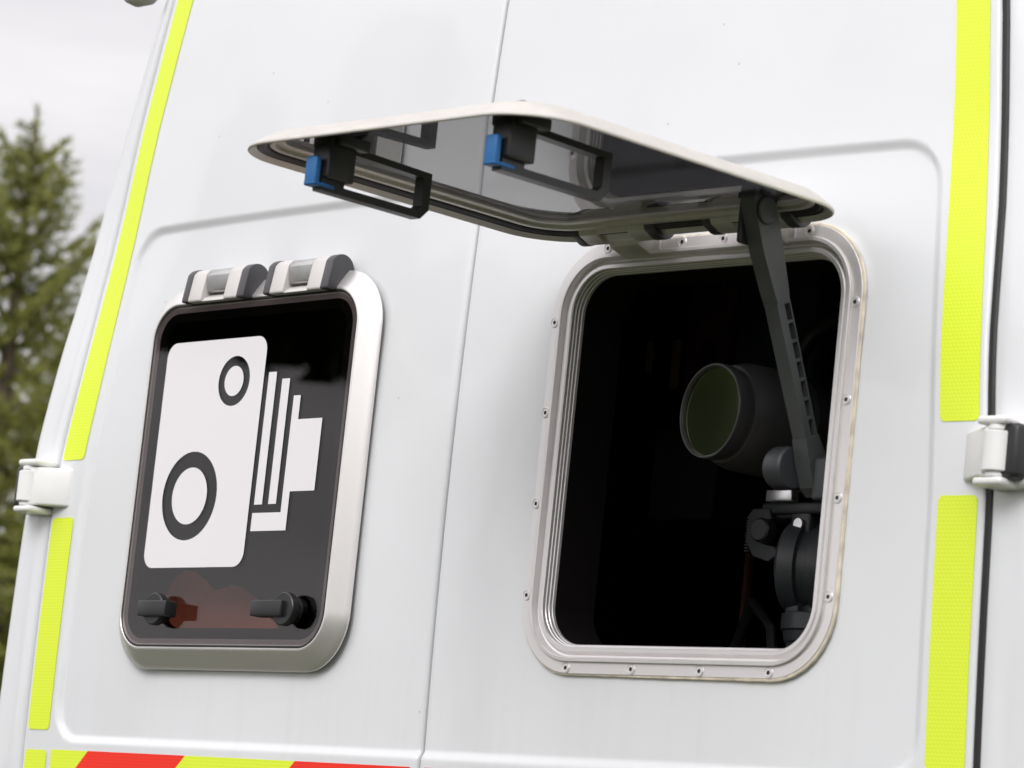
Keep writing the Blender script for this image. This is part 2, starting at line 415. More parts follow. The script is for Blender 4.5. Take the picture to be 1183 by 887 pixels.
for sg in (-1, 1):
    for yy in (1.15, 4.5):
        o = MB().add(lathe([(-.11, .22), (-.11, .33), (-.08, .355), (.08, .355), (.11, .33), (.11, .22)], (sg*.75, yy, -1.595), (1, 0, 0), 36)).build('wheel', RUBBER, van)
        MB().add(lathe([(0, .20), (.012, .20), (.02, .17), (.012, .06), (.03, .05), (.03, .001)], (sg*.862, yy, -1.595), (sg, 0, 0), 30)).build('hub_cap', SILVER, o)
    MB().add(rbox(.752*sg-.026, .752*sg+.026, .028, .07, -1.30, -.62, .008)).build('tail_lamp', RED, van)
# black weather seals deep in the gaps
for nm, xs in (('door_seal', lambda z: 0), ('door_seal', lambda z: -(xedge(z)+.0022)), ('door_seal', lambda z: (xedge(z)+.0037))):
    v = []; f = []; zz = zlist
    for z in zz:
        x = xs(z); y = surf(x, z)+(.0015 if x > .1 else .009)
        if x == 0: y = surf(x, z)+.013
        v += [(x-.008, y+.010, z), (x-.004, y+.001, z), (x, y, z), (x+.004, y+.001, z), (x+.008, y+.010, z)]
    for j in range(len(zz)-1):
        for i in range(4): f.append([j*5+i, j*5+i+1, (j+1)*5+i+1, (j+1)*5+i])
    mk(nm, v, f, RUBBER if xs(0) > .1 else CAPG, van, 60)
# dark load-bay lining with the two hatch openings
def lining():
    v = []; f = []
    X, Z0, Z1, Y0, Y1 = .66, -1.3, .62, .065, 2.6
    # side, roof, floor, end walls
    b = [(-X-.02, Y0, Z0), (X+.02, Y0, Z0), (X-.05, Y0, Z1), (-X+.05, Y0, Z1), (-X-.02, Y1, Z0), (X+.02, Y1, Z0), (X-.05, Y1, Z1), (-X+.05, Y1, Z1)]
    v += b; f += [[0, 1, 5, 4], [1, 2, 6, 5], [2, 3, 7, 6], [3, 0, 4, 7], [4, 5, 6, 7]]
    # front wall with holes, one half at a time
    for xc_, x0, x1 in ((-.3406, -X-.02, 0), (.3484, 0, X+.02)):
        k = len(v); P = rr(.38, .405, .05, 8); m = len(P)
        for (a, c_) in P: v.append((xc_+a, Y0, c_))
        for (a, c_) in P:
            s = max(abs(a)/.19, abs(c_)/.2025); aa, cc = a/s, c_/s
            xo = xc_ + (aa/.19)*((x1-xc_) if aa > 0 else (xc_-x0)); zo = (cc/.2025)*(Z1 if cc > 0 else -Z0)
            v.append((xo, Y0, zo))
        for i in range(m): f.append([k+i, k+(i+1) % m, k+m+(i+1) % m, k+m+i])
    return v, f
MB().add(lining()).build('load_bay_lining', DARK, van)

# ------------------------------------------------------------------ hatches
def frame_at(xc, th=0, va=.2335, na=.0187):
    s = 2*BOW*xc; y0 = BOW*xc*xc+.0006
    ct, st = math.cos(th), math.sin(th)
    def F(u, v_, n_):
        if th: v_, n_ = va+(v_-va)*ct+(n_-na)*st, na+(n_-na)*ct-(v_-va)*st
        return (xc+u+s*n_, y0+s*u-n_, v_)
    return F
def fixed(xc): return frame_at(xc, 0)

def window_frame(xc, label, k=1.0, m_=None):
    F0_ = fixed(xc)
    F = lambda u, v_, n_: F0_(u*k, v_*k, n_)
    prof = [(.0008, -.006), (.0, .0015), (.0008, .0028), (.0118, .0032), (.0122, .0060), (.0127, .0067), (.0160, .0070), (.0165, .0064), (.0180, -.0012), (.0198, -.0018),
            (.0224, .0018), (.0232, .0024), (.0268, .0026), (.0278, .0014), (.0281, -.0020), (.0290, -.0026), (.0293, -.0055), (.0302, -.0062), (.0305, -.0092), (.0313, -.0100), (.0316, -.0130)]
    o = MB().add(ring_sweep(.4205, .447, .073, prof, F)).build('window_frame', m_ or ALU, van, 28)
    o['label'] = label
    MB().add(ring_sweep(.4205, .447, .073, [(.0314, -.0128), (.0320, -.070), (.010, -.0710)], F)).build('dark_reveal', DARK, o)
    return o, F
wf, FR = window_frame(.3512, 'open aluminium window surround on the right door')
wl_, FL = window_frame(-.3406, 'black surround behind the shut hatch', .93, BORDER)
# screws round the open surround
def screw(F, u, v_, par, r=.0056, n0=.0029):
    b = MB()
    pr = [(0, r), (.0005, r), (.0009, r*.92), (.0003, r*.84), (.0003, r*.76), (.0010, r*.68), (.0010, r*.38), (.0003, r*.34), (.0003, .0003)]
    vv, ff = lathe(pr, (0, 0, 0), (0, 0, 1), 18, False)
    b.add((vv, ff), lambda x, y, z: F(u+x, v_+y, n0+z))
    o = b.build('screw', [ALU, RUBBER], par)
    for q in o.data.polygons[-36:]: q.material_index = 1
    return o
ul, ur = .1450-.3512, .5550-.3512
pts = [(ul, .1435-.0959*i) for i in range(4)] + [(ur, .1435-.0959*i) for i in range(4)]
pts += [(-.1389, -.2185), (-.047, -.2185), (.046, -.2185), (.1368, -.2185), (-.1389, .2185), (-.034, .2185), (.022, .2185), (.1368, .2185)]
pts = [(u*.995, v_*.995) for u, v_ in pts]
for u, v_ in pts: screw(FR, u, v_, wf)
MB().add(ring_sweep(.4205, .447, .073, [(.0118, .0033), (.0121, .0058)], FR)).build('frame_joint_line', CREAM, wf)
# yellowed sealant squeezed out round the flange
v = []; f = []; P = rr(.4210, .4475, .0735, 22); m = len(P); path = []
for i, (a, b_) in enumerate(P):
    k = (a+.10)/.2 - .1
    rad = .0007
    if a > .08 and b_ < .235: rad = .0023+.0003*math.sin(i*2.3)
    elif b_ < -.2 or (a < -.12 and b_ < -.13): rad = .0011+.0002*math.sin(i*1.9)
    path.append((a, b_, max(.0006, rad)))
dense = []
for i in range(m):
    a, b_ = path[i], path[(i+1) % m]; d = math.hypot(a[0]-b_[0], a[1]-b_[1]); q = max(1, int(d/.006))
    for t in range(q):
        s = t/q; r_ = a[2]+(b_[2]-a[2])*s
        if q > 3: r_ *= random.uniform(.88, 1.12)
        dense.append((a[0]+(b_[0]-a[0])*s, a[1]+(b_[1]-a[1])*s, r_))
m = len(dense)
for (a, b_, r_) in dense:
    L0 = math.hypot(a, b_); nx_, ny_ = a/L0, b_/L0
    for q in range(8):
        an = 2*math.pi*q/8; v.append(FR(a+nx_*r_*math.cos(an)*1.2, b_+ny_*r_*math.cos(an)*1.2, .0002+r_*.8*math.sin(an)))
for i in range(m):
    for q in range(8): f.append([i*8+q, i*8+(q+1) % 8, ((i+1) % m)*8+(q+1) % 8, ((i+1) % m)*8+q])
mk('sealant_bead', v, f, SEAL, wf)

W_, H_, RAD, MG, DEP = .4247, .449, .0657, .0263, .0208
def hatch(xc, th, label):
    F = frame_at(xc, th)
    fr = MB()
    outer = [(.0014, .0030), (.0, .0040), (.0, .0055), (.0007, .0066), (.0060, .0108), (.0130, .0158), (.0185, .0193), (.0205, .0207), (.0218, .0213), (.0236, .0213), (.0244, .0205), (.0262, .0200),
             (.0262, .0188), (.0340, .0184), (.0346, .0160), (.0320, .0148), (.0268, .0146), (.0256, .0112), (.0215, .0104), (.0196, .0118), (.0185, .0142), (.0150, .0128), (.0090, .0098), (.0026, .0036)]
    lz = -.0042
    T = lambda u, v_, n_: F(u, v_+lz, n_)
    fr.add(ring_sweep(W_, H_, RAD, outer, T, closed=True))
    root = fr.build('hatch_lid', ALU_W if th == 0 else CREAM, van, 30); root['label'] = label
    # rubber seal in the back of the lid
    MB().add(ring_sweep(W_, H_, RAD, [(.0084, .0100), (.0088, .0072), (.0105, .0066), (.0130, .0082), (.0150, .0080), (.0176, .0096), (.0188, .0125), (.0180, .0150)], T, closed=True)).build('rubber_seal', RUBBER, root)
    # smoked pane
    P = rr(W_-2*.0256, H_-2*.0256, RAD-.0256, 14); m = len(P)
    vv = [T(a, b_, .0203) for a, b_ in P]+[T(a, b_, .0187) for a, b_ in P]
    ff = [list(range(m)), list(range(m, 2*m))[::-1]]+[[i, (i+1) % m, m+(i+1) % m, m+i] for i in range(m)]
    MB().add((vv, ff)).build('smoked_pane', GLASS if th == 0 else GLASS_OPEN, root)
    if th == 0:   # printed black border of the pane
        MB().add(ring_sweep(W_, H_, RAD, [(.0262, .0184), (.0450, .0184)], T)).build('pane_border', BORDER, root)
    # black gasket line round the pane
    MB().add(ring_sweep(W_, H_, RAD, [(.0240, .0206), (.0244, .0211), (.0262, .0211), (.0268, .0204)], T)).build('pane_gasket', RUBBER, root)
    return root, F, T
lidL, fl, tl = hatch(-.3406, 0, 'shut hatch lid with the white camera symbol on smoked glass')
lidR, fo, to = hatch(.366, math.pi/2, 'open hatch lid standing straight out from the right door')

# ---- hinges of the lids
def lid_hinge(F, F0, u0, root, opened):
    ax_v, ax_n = .2205, .0155
    rr_ = .0155
    def cheek(u_a, u_b, mat_, name, grow=0.0):
        r_ = rr_+grow
        prof = [(ax_n+r_*math.sin(R(a)), ax_v+r_*math.cos(R(a))) for a in range(-105, 66, 10)]
        prof += [(.0345+grow, .1968), (.0335+grow, .1948), (.0245, .1945), (.0060, .2040)]
        vv, ff = prism(prof, u_a, u_b, 'x', .0009, 2)
        return MB().add((vv, ff), lambda x, y, z: F(x, z, y)).build(name, mat_, root)
    cheek(u0-.046, u0-.0215, HCH if not opened else CREAM, 'hinge_cheek')
    cheek(u0+.0215, u0+.046, HCH if not opened else CREAM, 'hinge_cheek')
    cheek(u0-.057, u0-.046, CAPG, 'hinge_end_cap', .0006)
    cheek(u0+.046, u0+.0595, CAPG, 'hinge_end_cap', .0006)
    # floor of the notch between the cheeks
    vv, ff = prism([(.0060, .2040), (.0245, .1945), (.0325, .1948), (.0300, .1990), (.0080, .2105)], u0-.0215, u0+.0215, 'x', .0005, 1)
    MB().add((vv, ff), lambda x, y, z: F(x, z, y)).build('hinge_web', HCH if not opened else CREAM, root)
    # steel knuckle fixed to the surround
    pr = [(ax_n+.0150*math.sin(R(a)), ax_v+.0150*math.cos(R(a))) for a in range(-90, 121, 15)]
    if opened: pr = [(ax_n+.0150*math.sin(R(a)), ax_v+.0150*math.cos(R(a))) for a in range(-90, 91, 15)] + [(ax_n+.013, .212), (.0065, .205), (.0015, .205)]
    else: pr = [(ax_n+.0148*math.sin(R(a)), ax_v+.0148*math.cos(R(a))) for a in range(-90, 71, 10)] + [(.0268, .2085), (.0250, .2065), (.0040, .2065)]
    vv, ff = prism(pr, u0-.0203, u0+.0203, 'x', .0006, 2)
    MB().add((vv, ff), lambda x, y, z: F0(x, z, y)).build('hinge_knuckle', BARREL if not opened else CREAM, root)
    vv, ff = rbox(u0-.0240, u0-.0215, ax_v-.0175, ax_v-.0110, .019, .026, .0006)
    if not opened:
        MB().add((vv, ff), lambda x, y, z: F(x, y, z)).build('hinge_clip', BLACKP, root)
    else:
        # screwed foot of the hinge on the surround
        vv, ff = rbox(u0-.0290, u0+.0290, .2095, .2235, .0030, .0066, .0010)
        ft = MB().add((vv, ff), lambda x, y, z: F0(x, y, z)).build('hinge_foot', ALU, wf)
        for du in (-.012, .014): screw(F0, u0+du, .2150, wf, .0045, .0064)
lid_hinge(fl, fixed(-.3406), -.0660, lidL, False)
lid_hinge(fl, fixed(-.3406), .0870, lidL, False)
F0R = fixed(.366)
lid_hinge(fo, F0R, -.1060, lidR, True)
lid_hinge(fo, F0R, .0760, lidR, True)

# ---- camera symbol on the shut hatch (world x, z measured on the pane)
XL = -.3406; NP = .0209
def fill(loops, name, root, mt=STICK):
    bm = bmesh.new()
    for lp in loops:
        vs_ = [bm.verts.new((x, z, 0)) for x, z in lp]
        for i in range(len(vs_)): bm.edges.new((vs_[i], vs_[(i+1) % len(vs_)]))
    bmesh.ops.triangle_fill(bm, use_beauty=True, edges=list(bm.edges))
    bmesh.ops.recalc_face_normals(bm, faces=bm.faces)
    v, f = bm_out(bm)
    return MB().add((v, f), lambda x, z, q: fl(x-XL, z, NP)).build(name, mt, root)
def circ(cx, cz, r, n=48): return [(cx+r*math.cos(2*math.pi*i/n), cz+r*math.sin(2*math.pi*i/n)) for i in range(n)]
bw, bh = .1885, .2640
outl = [(-.4028+a, .0185+b_) for a, b_ in rr(bw, bh, .0175, 8)]
fill([outl, circ(-.4230, -.0307, .0515), circ(-.3635, .1005, .0290)], 'camera_symbol_body', lidL)
fill([circ(-.4230, -.0307, .0330)], 'camera_symbol_lens', lidL)
fill([circ(-.3635, .1005, .0175)], 'camera_symbol_viewfinder', lidL)
fill([[(-.2997, .1075), (-.2852, .1075), (-.2852, -.0435), (-.2997, -.0435)]], 'camera_symbol_bar', lidL)
fill([[(-.2741, .0988), (-.2600, .0988), (-.2600, -.0433), (-.2741, -.0433)]], 'camera_symbol_bar', lidL)
fill([[(-.2497, .0786), (-.2373, .0786), (-.2373, .0513), (-.1941, .0513), (-.1941, -.0299), (-.2375, -.0299), (-.2375, -.0735), (-.3010, -.0735), (-.3010, -.0530), (-.2499, -.0530)]], 'camera_symbol_back', lidL)

# ---- turn knobs outside, latches inside
def knob(F, u, v_, flip, root, lo, hi):
    kz, g1 = (.72, .0235) if root is lidL else (.32, .0122)
    b = MB()
    b.add(lathe([(0, .0150), (.010, .0150), (.0105, .0175), (.0125, .0185), (.0230, .0185), (.0245, .0172)], (0, 0, 0), (0, 0, 1), 40), lambda x, y, z: F(u+x, v_+y, .0203+z*kz))
    kb = b.build('turn_knob', KNOB, root)
    g = MB().add(rbox(lo, hi, -.0088, .0088, .006, g1, .0014), lambda x, y, z: F(u+x, v_+y, .0203+z)).build('turn_knob_grip', KNOB, root)
for F, root in ((fl, lidL), (fo, lidR)):
    knob(F, -.104, -.163, 1, root, -.022, .031)
    knob(F, .135, -.163, 1, root, -.050, .004)
def latch(F, u, root):
    # coordinates in the closed lid: n negative is towards the van, v up towards the hinge
    z0 = -.163-.0042
    lt = MB()
    lt.add(rbox(-.011, .013, z0-.034, z0+.000, -.028, .0150, .002), lambda x, y, z: F(u+x, y, z))
    lt.add(rbox(-.020, .020, z0-.028, z0+.010, .004, .0150, .002), lambda x, y, z: F(u+x, y, z))
    for k, (a, b_) in enumerate(((-.032, -.020), (-.026, -.012))):
        lt.add(rbox(-.030+.004*k, -.012, z0-.012+.012*k, z0-.004+.012*k, -.014, -.006, .001), lambda x, y, z: F(u+x, y, z))
    o = lt.build('latch_body', BLACKP, root)
    # open rectangular grip: ring in the (v, n) plane
    b = MB()
    vo = [(z0-.010, .0090), (z0+.104, .0060), (z0+.104, -.0300), (z0+.094, -.0400), (z0-.034, -.0400), (z0-.034, -.028)]
    vi = [(z0+.002, .0018), (z0+.094, -.0002), (z0+.094, -.0270), (z0+.088, -.0325), (z0-.006, -.0325), (z0-.006, -.026)]
    v = []; f = []
    for s in (-.0062, .0062):
        for (y, n_) in vo: v.append(F(u+s, y, n_))
        for (y, n_) in vi: v.append(F(u+s, y, n_))
    for i in range(6):
        j = (i+1) % 6
        f += [[i, j, 6+j, 6+i], [12+i, 18+i, 18+j, 12+j], [i, 12+i, 12+j, j], [6+i, 6+j, 18+j, 18+i]]
    b.add((v, f)); b.build('latch_grip', BLACKP, root)
    MB().add(rbox(-.0078, .0078, z0-.045, z0-.037, -.0360, -.009, .0025), lambda x, y, z: F(u+x, y, z)).add(rbox(-.0078, .0078, z0-.045, z0-.018, -.0370, -.033, .0018), lambda x, y, z: F(u+x, y, z)).build('blue_release', BLUE, root)
for u in (-.096, .145): latch(fo, u, lidR)

# ---- the stay that props the open lid
xs_ = .490
def stay():
    A = Vector((xs_, -.071, .2205)); B = Vector((xs_, .040, -.024))
    ax = (B-A).normalized(); pe = Vector((0, -ax.z, ax.y))      # perpendicular in the y-z plane
    if pe.y > 0: pe = -pe
    Lg = (B-A).length
    def Q(t, s, x): p = A+ax*(t*Lg)+pe*s*(.66 if t < .30 else .90); return (xs_+x, p.y, p.z)
    b = MB()
    # head, forked neck
    hd = [(t, s) for t, s in [(-.085, .010), (-.07, .017), (-.03, .0205), (.03, .0215), (.14, .0225), (.30, .0125), (.34, .0105), (.34, -.0085), (.30, -.0105), (.12, -.0215), (.02, -.0225), (-.04, -.0195), (-.075, -.011)]]
    vv, ff = prism([(t, s) for t, s in hd], -.0095, .0095, 'z', .0, 1)
    b.add((vv, ff), lambda t, s, x: Q(t, s, x))
    # ladder: two rails and rungs
    vv, ff = prism([(.335, .0115), (.86, .0085), (.86, -.001), (.335, .000)], -.0085, .0085, 'z')
    b.add((vv, ff), lambda t, s, x: Q(t, s, x))
    vv, ff = prism([(.335, -.0085), (.335, -.0105), (.86, -.0110), (.86, -.0090)], -.0085, .0085, 'z')
    b.add((vv, ff), lambda t, s, x: Q(t, s, x))
    vv, ff = prism([(.335, .0), (.86, -.0005), (.86, -.0092), (.335, -.0088)], -.0085, -.0055, 'z')
    b.add((vv, ff), lambda t, s, x: Q(t, s, x))
    for k in range(8):
        t = .335+.072*k
        vv, ff = prism([(t, .001), (t+.011, .001), (t+.011, -.0098), (t, -.0098)], -.0083, .0083, 'z')
        b.add((vv, ff), lambda t, s, x: Q(t, s, x))
    # foot
    vv, ff = prism([(.84, .0090), (.93, .0120), (1.02, .0120), (1.06, .006), (1.06, -.008), (1.02, -.0150), (.93, -.0165), (.84, -.0115)], -.0095, .0095, 'z')
    b.add((vv, ff), lambda t, s, x: Q(t, s, x))
    st = b.build('support_stay', ARM, van, 25)
    MB().add(lathe([(0, .0128), (.0020, .0128), (.0028, .0118), (.0032, .0001)], (xs_+.0098, A.y, A.z), (1, 0, 0), 36, False)).build('pivot_cap', ARM, st)
    MB().add(lathe([(0, .0140), (.0008, .0140), (.0008, .0128)], (xs_+.0094, A.y, A.z), (1, 0, 0), 36, False)).build('pivot_groove', RUBBER, st)
    MB().add(lathe([(0, .0028), (.0006, .0028), (.0006, .0001)], (xs_+.0094, *[Q(.985, -.001, 0)[i] for i in (1, 2)]), (1, 0, 0), 16, False)).build('pivot_pin', BLACKP, st)
    # clevis on the lid
    MB().add(rbox(xs_-.013, xs_+.010, -.090, -.052, .2300, .2370, .002)).add(rbox(xs_-.0150, xs_-.0098, -.0850, -.0560, .188, .232, .003)).build('lid_bracket', BLACKP, st)
    # bracket on the reveal of the surround
    MB().add(lathe([(-.034, .0195), (-.030, .0215), (-.0135, .0215), (-.0110, .0195)], (xs_, .022, -.015), (1, 0, 0), 36)).build('pivot_boss', HEADM, st)
    MB().add(rbox(xs_+.011, xs_+.030, .026, .058, -.046, -.004, .003)).build('reveal_bracket', HEADM, st)
stay()

# ---- door hinges
def door_hinge(sg, par, label):
    xh = .7195
    y0 = surf(xh, 0)
    ox = .0125 if sg < 0 else 0
    def T(x, n_, z): return (sg*(x-ox), y0-n_, z)
    b = MB()
    plan = [(.7030, -.010), (.7030, .0010), (.7060, .0045), (.7200, .0130), (.7380, .0235), (.7500, .0300), (.7560, .0260), (.7560, .012), (.7360, .0040), (.7250, -.010)]
    vv, ff = prism(plan, -.0345, .0115, 'z', .0028, 3)
    root = b.add((vv, ff), T).build('door_hinge', HINGEW, van, 40); root['label'] = label
    MB().add(lathe([(0, .0135), (.0010, .0150), (.0365, .0150), (.0375, .0135)], (0, 0, 0), (0, 0, 1), 32), lambda x, y, z: T(.7595+x, .0215+y, -.0310+z)).build('knuckle', HINGEW, root)
    for z in (-.0362, .0075):
        MB().add(lathe([(0, .0095), (.001, .0110), (.0042, .0110), (.0052, .0095)], (0, 0, 0), (0, 0, 1), 28), lambda x, y, q: T(.7595+x, .0215+y, z+q)).build('washer', HINGEW, root)
    for (a, c_) in ((.0128, .0205), (-.0440, -.0364)):
        vv, ff = rbox(.7400, .7740, -.004, .0335, a, c_, .0034, 4)
        MB().add((vv, ff), T).build('bracket_ear', HINGEW, root)
    vv, ff = rbox(.7620, .7930, -.020, .0120, -.0430, .0195, .0050, 4)
    MB().add((vv, ff), T).build('bracket_back', HINGEW, root)
    vv, ff = rbox(.7640, .7860, -.0050, .0270, -.0375, .0145, .0060, 4)
    MB().add((vv, ff), T).build('rubber_buffer', BLACKP, root)
door_hinge(-1, dl, 'hinge at the outer edge of the left door'); door_hinge(1, dr, 'hinge at the outer edge of the right door')
# small lamp housing high on the left corner of the body
MB().add(lathe([(-.055, .002), (-.045, .012), (-.02, .018), (.02, .018), (.045, .012), (.055, .002)], (0, 0, 0), (1, 0, 0), 24), lambda x, y, z: (-.722+x*.55, .050+y, .618+z*.9)).build('marker_lamp', CREAM, van)
MB().add(lathe([(-.055, .002), (-.045, .012), (-.02, .018), (.02, .018), (.045, .012), (.055, .002)], (0, 0, 0), (1, 0, 0), 24), lambda x, y, z: (.722+x*.55, .050+y, .618+z*.9)).build('marker_lamp', CREAM, van)
# things of the load bay that the daylight just reaches
MB().add(tube([(.205, .30, .06), (.203, .30, .12), (.210, .30, .160), (.228, .30, .185), (.255, .30, .197), (.345, .30, .212)], .010, 12)).build('grab_rail', mat('rail_plastic', (.03, .03, .03), .35), van)
MB().add(rbox(-.262, -.190, .60, .63, .19, .36, .004)).build('brown_reflection', mat('brown_reflection_tone', (.22, .10, .09), .9, noise=.4, nscale=25), van)  # added slab, its brown stands in for a dim reflection
MB().add(rbox(-.180, -.050, .60, .64, .15, .36, .006)).build('blue_reflection', mat('blue_grey_panel', (.13, .16, .22), .6, noise=.5, nscale=9), van)  # added slab, blue-grey in place of a faint bluish reflection
for x0, x1, z0, z1 in ((-.285, -.274, .20, .262), (-.330, -.322, .222, .262)):
    MB().add(rbox(x0, x1, .60, .606, z0, z1, .001)).build('wall_socket_strip', mat('tan_plastic', (.55, .42, .22), .6), van)
MB().add(rbox(-.300, -.190, .60, .70, .035, .150, .003)).build('equipment_box', mat('dark_box', (.08, .075, .08), .5), van)
MB().add(rbox(-.128, -.121, .60, .61, -.45, .03, .001)).build('shelf_upright', mat('red_brown_post', (.35, .14, .12), .6), van)
MB().add(tube([(.02, .40, -.45), (.04, .40, -.25), (.07, .39, -.15), (.12, .36, -.10), (.17, .34, -.13), (.20, .33, -.24), (.19, .33, -.45)], .006, 8)).build('cable', mat('cable_black', (.06, .055, .055), .45), van)
MB().add(rbox(-.62, -.08, .028, .10, -.300, -.288, .002)).build('inner_shelf', DARK, van)
stand_in = None
def blob(c, r, n=24, m=14, sd=1):
    rnd = random.Random(sd); v = []; f = []
    for j in range(m+1):
        ph = -math.pi/2+math.pi*j/m
        for i in range(n):
            th = 2*math.pi*i/n; k = 1+.05*math.sin(3*th+sd)*math.cos(ph)+.03*math.sin(5*ph+th)
            v.append((c[0]+r[0]*k*math.cos(ph)*math.cos(th), c[1]+r[1]*k*math.cos(ph)*math.sin(th), c[2]+r[2]*k*math.sin(ph)))
    for j in range(m):
        for i in range(n): f.append([j*n+i, j*n+(i+1) % n, (j+1)*n+(i+1) % n, (j+1)*n+i])
    return v, f
stand_in = MB().add(blob((-.500, .050, -.205), (.095, .020, .096), sd=1)).add(blob((-.415, .052, -.210), (.100, .020, .084), sd=2)).build('rust_shape', mat('rust_tone', (.75, .23, .12), .8, noise=.2, nscale=14, bump=.3, bscale=120), None, 60)  # rust-brown form added to give the shut pane its reddish patch
stand_in['label'] = 'rust-brown form added behind the lower left of the shut hatch for its reddish patch'; stand_in['category'] = 'stand_in'

# ------------------------------------------------------------------ the operator's camera and its tripod
AX = Vector((math.sin(R(8)), math.cos(R(8)), 0)).normalized()      # pointing into the van
C0 = Vector((.3420, .040, .0500))
vc = empty('video_camera', (C0.x+AX.x*.2, C0.y+AX.y*.2, ZC-.02), 'black video camera with a big round lens standing inside the open hatch', 'camera')
o = MB().add(lathe([(.012, .0452), (.0, .0454), (-.001, .0460), (-.001, .0485), (.002, .0490), (.010, .0490), (.011, .0470), (.019, .0470), (.020, .0500), (.030, .0535), (.040, .0555), (.085, .0555), (.089, .0530), (.093, .0530), (.097, .0545), (.130, .0500), (.150, .046), (.240, .044)], C0, AX, 64)).build('lens_barrel', LENSB, vc, 25)
MB().add(lathe([(-.0012, .0462), (-.0020, .0468), (-.0020, .0480), (-.0010, .0488)], C0, AX, 64, False)).build('filter_rim', mat('rim_metal', (.045, .043, .045), .3), o)
dome = [(.0075-.0060*math.cos(R(90*i/8)), .0430*math.sin(R(90*i/8)+.0001)) for i in range(9)]
MB().add(lathe([(.0022-.0001*(1-(r/.0452)**2), r) for r in [.0001, .006, .012, .018, .024, .03, .038, .0452]], C0, AX, 64, False)).build('front_lens', LENSGL, vc)
MB().add(rbox(-.068, .085, -.05, .06, -.044, .075, .012, 4), lambda x, y, z: tuple(C0+AX*(.27+y)+Vector((AX.y, -AX.x, 0))*x+Vector((0, 0, z)))).build('camera_body', LENSB, vc)
MB().add(rbox(-.030, .030, -.01, .05, .055, .095, .010, 3), lambda x, y, z: tuple(C0+AX*(.25+y)+Vector((AX.y, -AX.x, 0))*x+Vector((0, 0, z)))).build('viewfinder_hump', LENSB, vc)
Sx = Vector((AX.y, -AX.x, 0))
for k, (t, a, hgt) in enumerate(((.075, 14, .006), (.078, 5, .004), (.165, -20, .005), (.167, -28, .007), (.172, -12, .004))):
    an = R(-a-8); rad = .0572 if t < .13 else .0512
    def T(x, y, z, an=an, rad=rad, t=t):
        q = an+x/rad; return tuple(C0+AX*(t+y)+Sx*(rad+z)*math.cos(q)+Vector((0, 0, 1))*(rad+z)*math.sin(q))
    MB().add(rbox(-hgt/2, hgt/2, -.0012, .0012, -.0005, .0003, 0), T).build('lens_mark', WTEXT, o)

# tripod (y about .20 behind the door)
tp = empty('tripod', (.33, .22, -1.30+ZC), 'dark grey tripod with a fluid head carrying the video camera inside the van', 'tripod')
yc = .215
hx = .362
b = MB().add(rbox(hx-.062, hx+.070, yc-.030, yc+.040, -.0130, -.0060, .002)).add(rbox(hx-.058, hx+.030, yc-.034, yc+.02, -.0065, .0050, .006)).build('mounting_plate', BLACKP, tp)
MB().add(rbox(hx-.0600, hx-.0230, yc-.0420, yc-.030, -.0205, -.0080, .0015)).build('plate_end', SILVER, tp)
clampm = MB().add(rbox(hx-.070, hx+.075, yc-.036, yc+.045, -.0330, -.0205, .003)).add(rbox(hx-.085, hx-.020, yc-.030, yc+.030, -.0370, -.0250, .003))
cl = [(-.092, -.030), (-.086, -.024), (-.060, -.024), (-.056, -.036), (-.071, -.037), (-.075, -.050), (-.068, -.060), (-.048, -.064), (-.040, -.072), (-.056, -.080), (-.080, -.074), (-.093, -.058)]
clampm.add(prism([(hx+a*.93, z-.003) for a, z in cl], yc-.038, yc-.014, 'y', .001, 1))
clampm.add(prism([(hx-a*.9+.01, z) for a, z in cl], yc-.038, yc-.014, 'y', .001, 1))
clampm.add(rbox(hx-.030, hx-.002, yc-.034, yc, -.060, -.028, .004))
clampm.build('plate_clamp', HEADM, tp)
MB().add(lathe([(-.042, .030), (-.042, .046), (-.038, .050), (-.020, .051), (-.018, .046), (-.008, .046), (-.006, .050), (.010, .050), (.012, .044), (.022, .044), (.024, .050), (.045, .050), (.05, .040)], (hx, yc, -.086), (1, .35, 0), 48)).build('tilt_drum', HEADM, tp, 25)
MB().add(rbox(hx-.030, hx+.035, yc-.025, yc+.025, -.150, -.120, .004)).add(rbox(hx-.026, hx-.008, yc-.034, yc-.01, -.145, -.110, .003)).build('head_yoke', HEADM, tp)
MB().add(lathe([(0, .040), (.002, .0445), (.018, .0445), (.020, .042), (.030, .040), (.032, .038), (.055, .034)][::1], (hx, yc, -.134), (0, 0, -1), 44)).build('pan_base', HEADM, tp, 25)
MB().add(lathe([(0, .026), (.30, .024)], (hx, yc, -.195), (0, 0, -1), 24)).build('centre_column', BLACKP, tp)
for k in range(3):
    a = R(90+120*k)
    MB().add(tube([(hx+.03*math.cos(a), yc+.03*math.sin(a), -.24), (hx+.38*math.cos(a), yc+.12+.30*math.sin(a) if k == 0 else max(.10, yc+.30*math.sin(a)), -1.30)], [.020, .013], 12)).build('tripod_leg', BLACKP, tp)

MB().add(lathe([(0, .011), (.002, .013), (.014, .013), (.016, .011)], (hx-.052, yc-.040, -.052), (0, -1, 0), 10)).build('locking_knob', BLACKP, tp)
MB().add(lathe([(0, .006), (.003, .006), (.003, .0001)], (hx-.014, yc-.036, -.044), (0, -1, 0), 20)).build('bubble_level', SILVER, tp)
for k in range(12):
    z = -.036-.0032*k
    MB().add(rbox(hx-.0880, hx-.0840, yc-.0375, yc-.0145, z-.0009, z+.0009, .0003)).build('grip_rib', HEADM, tp)

